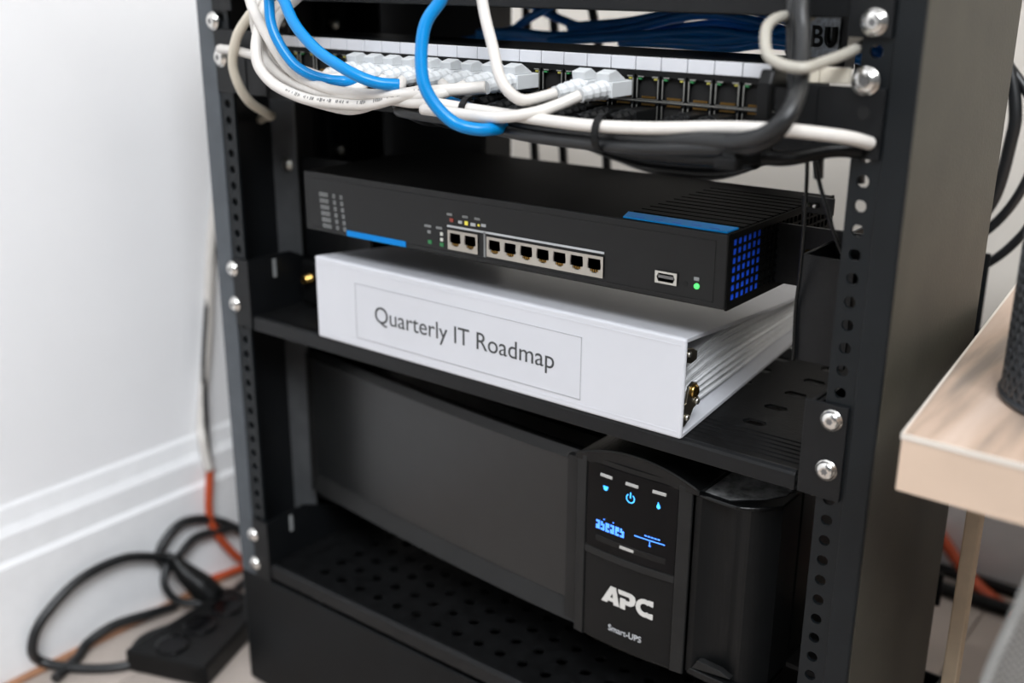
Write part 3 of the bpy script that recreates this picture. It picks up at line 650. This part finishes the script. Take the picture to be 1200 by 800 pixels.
# sheets of paper
for k in range(30):
    f = k/29; mb = MB(); n = 12; vs = []; fs = []; xe = 137.0+random.uniform(-1.6, 1.2); ysx = 238+random.uniform(-3, 3)
    z_a = -112+f*29; amp = 2.5*math.sin(k*1.7)*0.5
    for j in range(n+1):
        u = j/n; y = 13+u*(ysx-13)
        lo = -115.6; hi = ztop(y)-3.4
        z = z_a*(1-min(1, u*2.2))**1.6 + (lo+(hi-lo)*(0.02+0.93*f)+amp*math.sin(u*math.pi)*0.6)*(1-(1-min(1, u*2.2))**1.6)
        z = max(lo+0.05*k, min(hi-0.05*(29-k), z))
        for (x, dz) in ((-138, 0.28), (xe, 0.28), (xe, -0.28), (-138, -0.28)): vs.append((x+SH*y, y, z+dz))
    for j in range(n):
        for a in range(4): fs.append((j*4+a, j*4+(a+1) % 4, j*4+4+(a+1) % 4, j*4+4+a))
    fs += [(0, 1, 2, 3), tuple(n*4+a for a in (3, 2, 1, 0))]
    mb.add(vs, fs); mb.build('paper_sheet', 'paper', bi)
# ring mechanism
MB().box(-120, 143, 0.2, 2.2, -104, -72).build('ring_plate', 'nickel', bi, bevel=0.6)
mb = MB(); mb.prism([(0.4, -113.5), (4.0, -113.5), (9.0, -110.5), (13, -105.5), (17.5, -104), (19, -100.5), (16.5, -98), (18, -95), (15.5, -90.5), (11.5, -89), (7, -90.5), (5.5, -95), (4.5, -100), (0.4, -100)], 'x', 143.2, 145.0); lv = mb.build('ring_lever', 'nickel', bi, bevel=0.5)
mb = MB(); mb.lathe([(4.2, 0), (4.0, 1.2), (2.6, 2.2), (1.4, 1.6)], (145.0, 12, -94.6), (1, 0, 0), 16); mb.build('lever_rivet', 'brass', lv)
mb = MB(); mb.lathe([(2.2, 0), (2.0, 1.4), (0.6, 1.9)], (145.0, 15.5, -101.5), (1, 0, 0), 14); mb.build('rivet', 'zinc', lv)
mb = MB(); mb.lathe([(2.0, 0), (1.8, 1.2), (0.6, 1.6)], (145.0, 5.2, -108.5), (1, 0, 0), 14); mb.build('rivet', 'zinc', lv)
mb = MB(); mb.prism([(0.4, -66.5), (9, -68.5), (14.5, -71.5), (14.5, -76.5), (8, -77.5), (0.4, -75)], 'x', 142.6, 144.6); cl = mb.build('ring_clip', 'nickel', bi, bevel=0.5)
mb = MB(); mb.lathe([(1.8, 0), (1.6, 1.0), (0.5, 1.4)], (144.6, 4.5, -71.0), (1, 0, 0), 12); mb.build('rivet', 'zinc', cl)
for x in (-100, 0, 100):
    MB().tube([(x, 2+17*math.sin(math.pi*k/12), -88-15*math.cos(math.pi*k/12)) for k in range(13)], 1.6, 8).build('ring', 'zinc', bi)
# small adapter on the shelf left of the binder
t = thing('power_adapter', 'small black adapter with brass connector on the shelf left of the binder', 'adapter', (-200, 60, -119.5))
MB().box(-219, -168, 46, 104, -119.5, -84).build('body', 'plastic_black', t, bevel=3)
mb = MB(); mb.lathe([(4.2, 0), (4.2, 3), (3.0, 3.2), (3.0, 8)], (-206, 46, -97), (0, -1, 0), 14); mb.build('connector', 'brass', t)

# ------------------------------------------------------------------ UPS
ZU0, ZU1 = -280.0, -157.0
up_ = thing('battery_backup', 'black uninterruptible power supply with blue display and silver lettering', 'battery backup', (0, 60, ZU0))
def yl(x):   # plan curve of the left part
    u = (x+221)/(64+221); return 48-28*(1-max(0.0, 1-u)**1.5)
MB().box(-216, 192, 68, 300, ZU0, ZU1-2).build('chassis', 'plastic_black', up_, bevel=2)
MB().prism([(70, 44), (146, 24), (150, 21), (168, 20), (184, 34), (191, 46), (192, 298), (70, 298)], 'z', ZU1-2.2, ZU1-0.9).build('dusty_top_cover', 'dust_top', up_)
def strip(fn, x0, x1, z0, z1, dy0, dy1, n=16, mt='bezel_gloss', name='bezel', par=None, depth=10, bevel=0, dyz=None):
    """curved slab; front at fn(x)+dy0 (bottom) .. fn(x)+dy1 (top)"""
    mb = MB(); vs = []; fs = []
    for k in range(n+1):
        x = x0+(x1-x0)*k/n; y = fn(x)
        vs += [(x, y+dy0, z0), (x, y+dy1, z1), (x, y+max(dy0, dy1)+depth, z1), (x, y+max(dy0, dy1)+depth, z0)]
    for k in range(n):
        for a in range(4): fs.append((k*4+a, k*4+(a+1) % 4, k*4+4+(a+1) % 4, k*4+4+a))
    fs += [(0, 1, 2, 3), tuple(n*4+a for a in (3, 2, 1, 0))]
    mb.add(vs, fs, smooth=False); return mb.build(name, mt, par or up_, bevel=bevel)
strip(yl, -221, 64.5, ZU0, ZU1-2, 9, 9, mt='bezel_gloss', name='left_bezel', depth=20)
strip(yl, -219, 55, ZU0+13, ZU1-8, 3.5, 3.5, mt='panel_satin', name='left_panel', depth=6)
strip(yl, -221, 64.5, ZU0, ZU0+13, -1.5, 3.2, mt='ledge_grey', name='lower_ledge', depth=6)
strip(yl, -221, 64.5, ZU1-8, ZU1-2, 1.5, 5, mt='bezel_gloss', name='upper_ledge', depth=6)
strip(yl, 55.5, 64.5, ZU0, ZU1-4, -1.0, -1.0, n=2, mt='ledge_grey', name='inner_post', depth=9)
strip(yl, -221.5, -217.5, ZU0+2, ZU1-4, 0, 0, n=2, mt='ledge_grey', name='outer_post', depth=9)
yc = lambda x: 15.5-3.2*(1-((x-107)/41)**2)
strip(yc, 66.5, 147.5, ZU0-1, ZU1+3, 0, 0, mt='bezel_gloss', name='display_column', depth=30)
strip(yc, 66.5, 74.0, ZU0-1, ZU1+2, -1.6, -1.6, n=3, mt='ledge_grey', name='column_trim', depth=6, bevel=0.6)
strip(yc, 139.0, 147.5, ZU0-1, ZU1+2, -1.6, -1.6, n=3, mt='ledge_grey', name='column_trim', depth=6, bevel=0.6)
strip(yc, 74.0, 139.0, -220.5, -215.5, -1.4, -1.4, mt='ledge_grey', name='display_sill', depth=6, bevel=0.5)
def arch(x): return ZU1+2+9.5*max(0.0, 1-((x-108.5)/43.5)**2)
ap = [(65.5+86.5*k/20, arch(65.5+86.5*k/20)) for k in range(21)]
MB().prism(ap+[(152, ZU1-1.5), (65.5, ZU1-1.5)], 'y', 13.2, 62).build('visor', 'bezel_gloss', up_, bevel=0.6)
mb = MB(); mb.tube([(x, 13.0, z-0.3) for x, z in ap], 0.7, 6); mb.build('visor_rim', 'ledge_grey', up_)
dsp = strip(yc, 74.6, 138.4, -215.2, ZU1-0.5, -0.6, -0.6, mt='glass_black', name='display', depth=4)
strip(yc, 74.6, 138.4, ZU0, -221, -0.5, -0.5, mt='plastic_black', name='badge_panel', depth=4)
yt = lambda x: yc(x)-0.85
for x, z in ((89, -164), (107.7, -164.2), (126.3, -164)):
    strip(yt, x-4.5, x+4.5, z-0.9, z+1.2, -0.3, 0, n=3, mt='button_silver', name='button', par=dsp, depth=1, bevel=0.3)
strip(yt, 82.5, 132.5, -209.6, -205.6, -0.2, 0, n=8, mt='bezel_gloss', name='button_bar', par=dsp, depth=0.8, bevel=0.3)
strip(yt, 101, 111, -208.6, -206.8, -0.5, -0.3, n=3, mt='button_silver', name='bar_key', par=dsp, depth=0.5)
mb = MB()
for k in range(7):
    a0 = math.radians(125+k*290/7); a1 = math.radians(125+(k+1)*290/7)
    c = (107.2, -173.0); vs = []
    for (r_, t_) in ((2.5, a0), (2.5, a1), (3.3, a1), (3.3, a0)): x = c[0]+r_*math.cos(t_); vs.append((x, yt(x)-0.1, c[1]+r_*math.sin(t_)))
    mb.add(vs, [(0, 1, 2, 3)])
mb.box(106.75, 107.65, yt(107)-0.15, yt(107)-0.05, -172.8, -169.0); mb.build('power_icon', 'icon_cyan', dsp)
mb = MB(); mb.lathe([(1.5, 0), (1.5, 0.2)], (89, yt(89), -172.0), (0, -1, 0), 10); mb.box(87.3, 90.7, yt(89)-0.2, yt(89), -171.6, -170.6); mb.build('plug_icon', 'icon_cyan', dsp)
mb = MB(); mb.lathe([(1.3, 0), (1.3, 0.2)], (126.3, yt(126), -172.8), (0, -1, 0), 10); mb.prism([(125.2, -172.3), (127.4, -172.3), (126.0, -169.6)], 'y', yt(126)-0.2, yt(126)); mb.build('drop_icon', 'icon_cyan', dsp)
mb = MB()
for k in range(6):   # block characters of the liquid crystal read-out
    x = 82.6+k*3.65; y = yt(x+1.4)
    pat = random.choice(('11110111', '11011110', '11101111'))
    for r_ in range(4):
        for c_ in range(2):
            if pat[r_*2+c_] == '1': mb.box(x+c_*1.45, x+c_*1.45+1.3, y-0.1, y-0.02, -201.0+r_*1.5, -201.0+r_*1.5+1.35)
mb.box(88, 89, yt(88)-0.1, yt(88), -193.6, -193.0); mb.box(95, 96, yt(95)-0.1, yt(95), -193.6, -193.0)
mb.build('readout', 'lcd_blue', dsp)
mb = MB()
for k in range(8): x = 111+k*2.6; mb.box(x, x+2.6, yt(x)-0.1, yt(x)-0.02, -196.9, -196.3)
for k in range(5): x = 118+k*2.2; mb.box(x, x+1.6, yt(x)-0.1, yt(x)-0.02, -194.7, -193.9)
mb.box(121.5, 122.0, yt(121)-0.1, yt(121), -200.4, -197.2); mb.box(121, 122.6, yt(121)-0.1, yt(121), -200.6, -200.1)
mb.build('scale_line', 'lcd_blue', dsp)
# silver lettering: heavy slanted capitals and the small model line
lg = MB(); L0, LB_, LH = 88.6, -250.2, 12.4
def glyph(poly, holes=None):
    lg.prism([(L0+x, LB_+z) for x, z in poly], 'y', yc(L0+poly[0][0])-0.95, yc(L0+poly[0][0])-0.4)
glyph([(0, 0), (4.2, 0), (8.6, 8.6), (8.6, LH), (6.6, LH)])
glyph([(6.6, LH), (10.6, LH), (13.6, 0), (9.4, 0), (8.3, 8.6)]); glyph([(3.6, 1.8), (9.6, 1.8), (9.2, 4.4), (5.0, 4.4)])
glyph([(14.2, 0), (18.0, 0), (18.0, 7.2), (14.2, 7.2)])
glyph([(12.4, LH), (22.0, LH), (24.6, 11.0), (25.4, 8.4), (24.4, 5.2), (22.0, 3.6), (18.0, 3.6), (18.0, 6.4), (20.6, 6.4), (21.4, 8.0), (20.6, 9.6), (13.2, 9.6)])
cpts = []
for k in range(13): a = math.radians(48+k*264/12); cpts.append((31.6+6.1*math.cos(a), 6.2+6.2*math.sin(a)))
for k in range(13): a = math.radians(312-k*264/12); cpts.append((31.6+3.0*math.cos(a)*1.0, 6.2+3.1*math.sin(a)))
for k in range(12): glyph([cpts[k], cpts[k+1], cpts[24-k], cpts[25-k]])
glyph([(34.0, LH), (37.6, LH), (37.6, 8.8), (34.0, 9.3)]); glyph([(34.0, 3.1), (37.6, 3.6), (37.6, 0), (34.0, 0)])
lg.build('logo_lettering', 'logo_silver', up_)
flat_text('model_lettering', 'Smart-UPS', 'print_white', up_, 94.7, 0, -269.4, 24.2, 4.2, yf=lambda x: yc(x)-0.75)
# right grip: concave channel between the column and the rounded end
def yg(x):
    u = (x-148)/(195-148)
    return 17+2*u+30*max(0, u-0.55)**1.6*1.7 + 7*math.sin(math.pi*min(1, max(0, (u-0.08)/0.62)))
strip(yg, 148, 195, ZU0+1, ZU1-2, 0, 0, n=24, mt='plastic_black', name='right_grip', depth=26)
strip(lambda x: 17-1.5*math.sin(math.pi*(x-148)/47)+30*max(0, (x-148)/47-0.55)**1.6*1.7, 148.5, 195, ZU0-1, ZU0+4, 0, 0.5, n=20, mt='bezel_gloss', name='grip_foot', depth=24, bevel=0.8)
strip(lambda x: 17-1.5*math.sin(math.pi*(x-148)/47)+30*max(0, (x-148)/47-0.55)**1.6*1.7, 148.5, 195, ZU1-4, ZU1-1.5, 0, 0.5, n=20, mt='bezel_gloss', name='grip_cap', depth=24, bevel=0.8)
mb = MB(); mb.prism([(152, ZU0+4), (178, ZU0+7), (171, ZU0+10), (156, ZU0+11)], 'y', 17, 22); mb.build('release_tab', 'ledge_grey', up_, bevel=0.5)
MB().box(-210, 190, 46, 328, ZU0-4, ZU0).build('base_pad', 'plastic_black', up_)

# ------------------------------------------------------------------ cables and strip on the floor at left
o = MB().tube(spline([(-395,24,-396),(-400,16,-394),(-402,-22,-379),(-403,-66,-381),(-404,-103,-402),(-404,-116,-424),(-408,-108,-444),(-381,-89,-450),(-352,-60,-450),(-340,-20,-446),(-346,20,-440),(-358,46,-444),(-378,86,-448),(-385,130,-450)], 10), 4.2, 10).build('power_cable', 'black_cable', base=(-381,-89,-455))
tag(o, 'black power cord in the widest loop against the white baseboard', 'cable')
o = MB().tube(spline([(-398,20,-406),(-404,14,-396),(-406,24,-382),(-406,45,-372),(-406,74,-380),(-403,98,-396),(-398,112,-414),(-392,120,-436),(-385,160,-448)], 10), 4.2, 10).build('power_cable', 'black_cable', base=(-398,100,-430))
tag(o, 'black power cord in the small upright loop beside the rack', 'cable')
o = MB().tube(spline([(-396,18,-408),(-402,34,-402),(-404,56,-392),(-403,84,-396),(-400,110,-404),(-395,130,-440)], 10), 3.8, 10).build('power_cable', 'black_cable', base=(-395,130,-445))
tag(o, 'thin black cord crossing through the small upright loop', 'cable')
o = MB().tube(spline([(-398,18,-402),(-392,10,-418),(-382,16,-434),(-368,34,-440),(-356,48,-440)], 10), 3.8, 10).build('power_cable', 'black_cable', base=(-382,16,-440))
tag(o, 'black cord hanging from the small loop behind the plug', 'cable')
o = MB().tube(spline([(-384,-110,-450),(-396,-82,-450),(-404,-66,-446),(-402,-40,-440),(-396,-8,-442),(-398,16,-448),(-400,24,-450)], 10), 4.4, 10).build('power_cable', 'black_cable', base=(-402,-40,-455))
tag(o, 'black cord lying in an arc on the floor inside the widest loop', 'cable')
o = MB().tube(spline([(-350,-54,-440),(-365,-42,-444),(-372,-24,-446),(-368,0,-447),(-358,22,-444)], 10), 3.4, 10).build('power_cable', 'black_cable', base=(-368,0,-455))
tag(o, 'short black cord curving beside the power strip', 'cable')
t = thing('power_plug', 'black power plug standing slanted on the floor beside the rack', 'plug', (-365, 40, -440))
mb = MB(); mb.tube(spline([(-397,26,-398),(-388,30,-412),(-376,38,-426),(-366,44,-438)], 6), [5, 5.4, 6, 7, 8, 9, 10, 10.5, 11, 11.5, 12, 12.5, 13, 13, 13, 13, 13, 13, 12][:19], 12); mb.build('moulded_body', 'plastic_black', t)
MB().box(-378, -352, 34, 60, -452, -434).build('plug_head', 'plastic_black', t, bevel=3)
t = thing('power_strip', 'black power strip lying on the floor at the foot of the rack', 'power strip', (-315, 0, FZ))
mb = MB(); mb.prism([(-352, -62), (-366, 62), (-316, 66), (-276, -34)], 'z', FZ, FZ+22); mb.build('housing', 'plastic_black', t, bevel=3)
for k in range(3):
    mb = MB(); mb.lathe([(15, 0), (15, 1.5), (12, 1.6)], (-324-k*6, -32+k*34, FZ+22), (0, 0, 1), 18); mb.build('socket', 'glass_black', t)
o = MB().prism([(-292, -58), (-262, -40), (-242, -70), (-270, -92)], 'z', FZ, FZ+9).build('white_adapter', 'label_white', base=(-265, -65, FZ), bevel=2)
tag(o, 'white flat box corner on the floor in front of the power strip', 'box')
o = MB().tube(spline([(-419,190,60),(-419,140,-40),(-418,122,-100),(-418,108,-149),(-417,93,-229),(-412,85,-288),(-407,82,-330)], 8), 3.0, 10).build('hanging_cable', 'black_cable', base=(-407,82,-331)); tag(o, 'dark cord hanging down the wall behind the left post', 'cable')
o = MB().tube(spline([(-407,82,-330),(-406,76,-368),(-405,78,-390),(-402,90,-416),(-398,110,-440),(-395,150,-448)], 8), 4.0, 10).build('orange_cable', 'orange_cable', base=(-398,110,-450)); tag(o, 'orange cord at the baseboard running down behind the rack, left side', 'cable')
o = MB().tube(spline([(-408,70,-446),(-404,90,-446),(-400,112,-446),(-396,160,-448)], 8), 3.4, 10).build('orange_cable', 'orange_cable', base=(-404,90,-450)); tag(o, 'short orange cord end on the floor below the left post', 'cable')
o = MB().tube(spline([(-420,190,60),(-420,140,-30),(-419,116,-105),(-418,100,-200),(-416,84,-280),(-409,78,-300),(-406,80,-330)], 8), 4.2, 10).build('wall_conduit', 'white_cable', base=(-410,80,-331)); tag(o, 'pale cable running down the white wall behind the left post', 'cable')

# ------------------------------------------------------------------ right side: desk, cup, chair, cords
DZ = -60.0
dk = thing('desk', 'low wooden desk with pale grained top at the right edge', 'desk', (560, 150, FZ))
poly = [(283, -57), (960, -62), (940, 470), (232, 470)]
MB().prism(poly, 'z', DZ-27, DZ-1.6).build('edge_board', 'desk_edge', dk, bevel=0.6)
MB().prism([(x+(0.4 if i in (0, 3) else -0.4), y+(0.4 if i < 2 else -0.4)) for i, (x, y) in enumerate(poly)], 'z', DZ-1.6, DZ).build('desk_top', 'desk_wood', dk, bevel=0.5)
MB().prism([(282.8, -57.4), (960, -62.4), (960, -61.6), (283.2, -56.6)], 'z', DZ-2.4, DZ+0.15).build('edge_band', 'desk_band', dk)
MB().prism([(282.6, -57.4), (283.8, -57), (232.8, 470), (231.6, 470)], 'z', DZ-2.4, DZ+0.15).build('edge_band', 'desk_band', dk)
for (x, y) in ((281.5, 100), (930, 110), (262, 440), (925, 440)):
    MB().box(x-4.3, x+4.3, y-4.3, y+4.3, FZ, DZ-27).build('leg', 'leg_wood', dk, bevel=1)
cp = thing('pen_cup', 'round dark metal mesh pen cup standing on the desk', 'pen cup', (345, 34, DZ))
CX, CY, CR, CH = 345.5, 34, 45, 104
NA, NZc = 48, 22; mb = MB()
def cpt(a, h, r=CR): t_ = 2*math.pi*a/NA; return (CX+r*math.cos(t_), CY+r*math.sin(t_), DZ+3+h*(CH-6)/NZc)
for a in range(NA):
    for h in range(NZc):
        # diamond wires of the expanded metal
        for (da, dh) in ((0.5, 1), (-0.5, 1)):
            p = Vector(cpt(a+(0.5 if h % 2 else 0), h)); q = Vector(cpt(a+(0.5 if h % 2 else 0)+da, h+dh))
            d = (q-p).normalized(); n_ = (Vector((p.x-CX, p.y-CY, 0))).normalized(); sd = d.cross(n_)*0.75; n_ = n_*0.6
            mb.add([p-sd-n_, p+sd-n_, p+sd+n_, p-sd+n_, q-sd-n_, q+sd-n_, q+sd+n_, q-sd+n_], [(0,1,5,4),(1,2,6,5),(2,3,7,6),(3,0,4,7)])
mb.build('mesh_wall', 'mesh_dark', cp)
for z in (DZ+2.2, DZ+CH-3):
    MB().tube([(CX+CR*math.cos(2*math.pi*k/40), CY+CR*math.sin(2*math.pi*k/40), z) for k in range(41)], 2.0, 8).build('rim', 'mesh_dark', cp)
mb = MB(); mb.lathe([(CR-0.5, 0), (CR-0.5, 1.2)], (CX, CY, DZ+0.2), (0, 0, 1), 40, smooth=False); mb.build('base', 'mesh_dark', cp)
# mesh chair
ch = thing('office_chair', 'grey mesh office chair, only its back edge showing in the lower right corner', 'chair', (515, -280, FZ))
def cby(x): return -110-45*math.sin(math.pi*max(0, min(1, (x-336)/344)))
O2 = [(352, -72), (346.3, -101), (342.4, -119), (339.2, -145), (337, -200), (337, -300), (342, -380), (362, -408), (400, -414), (510, -416), (620, -414), (662, -404), (678, -370), (682, -250), (678, -110), (664, -52), (630, -26), (510, -18), (400, -24), (368, -40)]
outl = [(p.x, p.z) for p in spline([(x, 0, z) for x, z in O2+[O2[0]]], 4)]
mb = MB(); mb.tube([(x+4, cby(x), z) for x, z in outl], 4.0, 10); mb.build('back_rim', 'fabric_rim', ch)
mb = MB(); vs = []; fs = []; rings = 6; n_ = len(outl)-1
for r_ in range(rings+1):
    for (x, z) in outl[:-1]:
        f = r_/rings; xx = 510+(x+4-510)*f; vs.append((xx, cby(xx), -215+(z+215)*f))
for r_ in range(rings):
    for k in range(n_):
        a = r_*n_+k; b = r_*n_+(k+1) % n_; fs.append((a, b, b+n_, a+n_))
mb.add(vs, fs, smooth=True); o = mb.build('mesh_back', 'fabric_mesh', ch); q = o.modifiers.new('solid', 'SOLIDIFY'); q.thickness = 2*MM
MB().box(380, 640, -440, -200, -452, -415).build('seat', 'fabric_rim', ch, bevel=12)
MB().box(500, 530, -330, -300, FZ, -440).build('pedestal', 'plastic_black', ch)
# cords against the back wall at right
for q, mt, r_, lb in (([(205,330,140),(228,310,90),(240,305,66),(250,300,40)], 'navy_cable', 6, 'navy cord slanting behind the rack at upper right'),
        ([(190,300,120),(200,300,84),(214,300,66),(222,298,40),(222,298,20),(216,300,-20),(200,300,-50)], 'black_cable', 4.5, 'thick black cord behind the rack at right, upper of the three arcs'),
        ([(196,304,90),(212,302,70),(232,300,44),(238,300,10),(230,300,-20),(214,300,-44),(196,300,-55)], 'black_cable', 3.4, 'black cord behind the rack at right, middle of the three arcs'),
        ([(252,304,60),(250,302,20),(244,300,-28),(232,300,-52),(214,300,-70),(196,300,-76)], 'black_cable', 3.2, 'black cord behind the rack at right, lowest of the three arcs')):
    o = MB().tube(spline(q, 8), r_, 10).build('hanging_cable', mt, base=q[-1]); tag(o, lb, 'cable')
for (y, x0, r_, lb) in ((551, 60, 6, 'black floor duct along the back wall, the one nearer the wall'), (512, 60, 7, 'black floor duct under the desk, the one farther from the wall')):
    o = MB().tube([(x0, y, FZ+r_), (400, y-4, FZ+r_), (900, y, FZ+r_)], r_, 12).build('cable_duct', 'plastic_black', base=(400, y, FZ)); tag(o, lb, 'cable duct')
o = MB().tube(spline([(120,556,-388),(153,552,-420),(171,546,-435),(198,532,-448),(229,512,-449),(270,492,-449),(330,480,-449)], 8), 6, 10).build('orange_cable', 'orange_cable', base=(226,520,-450)); tag(o, 'orange red cord on the floor under the desk at right', 'cable')

for o in bpy.data.objects:
    if '_b' in o: del o['_b']
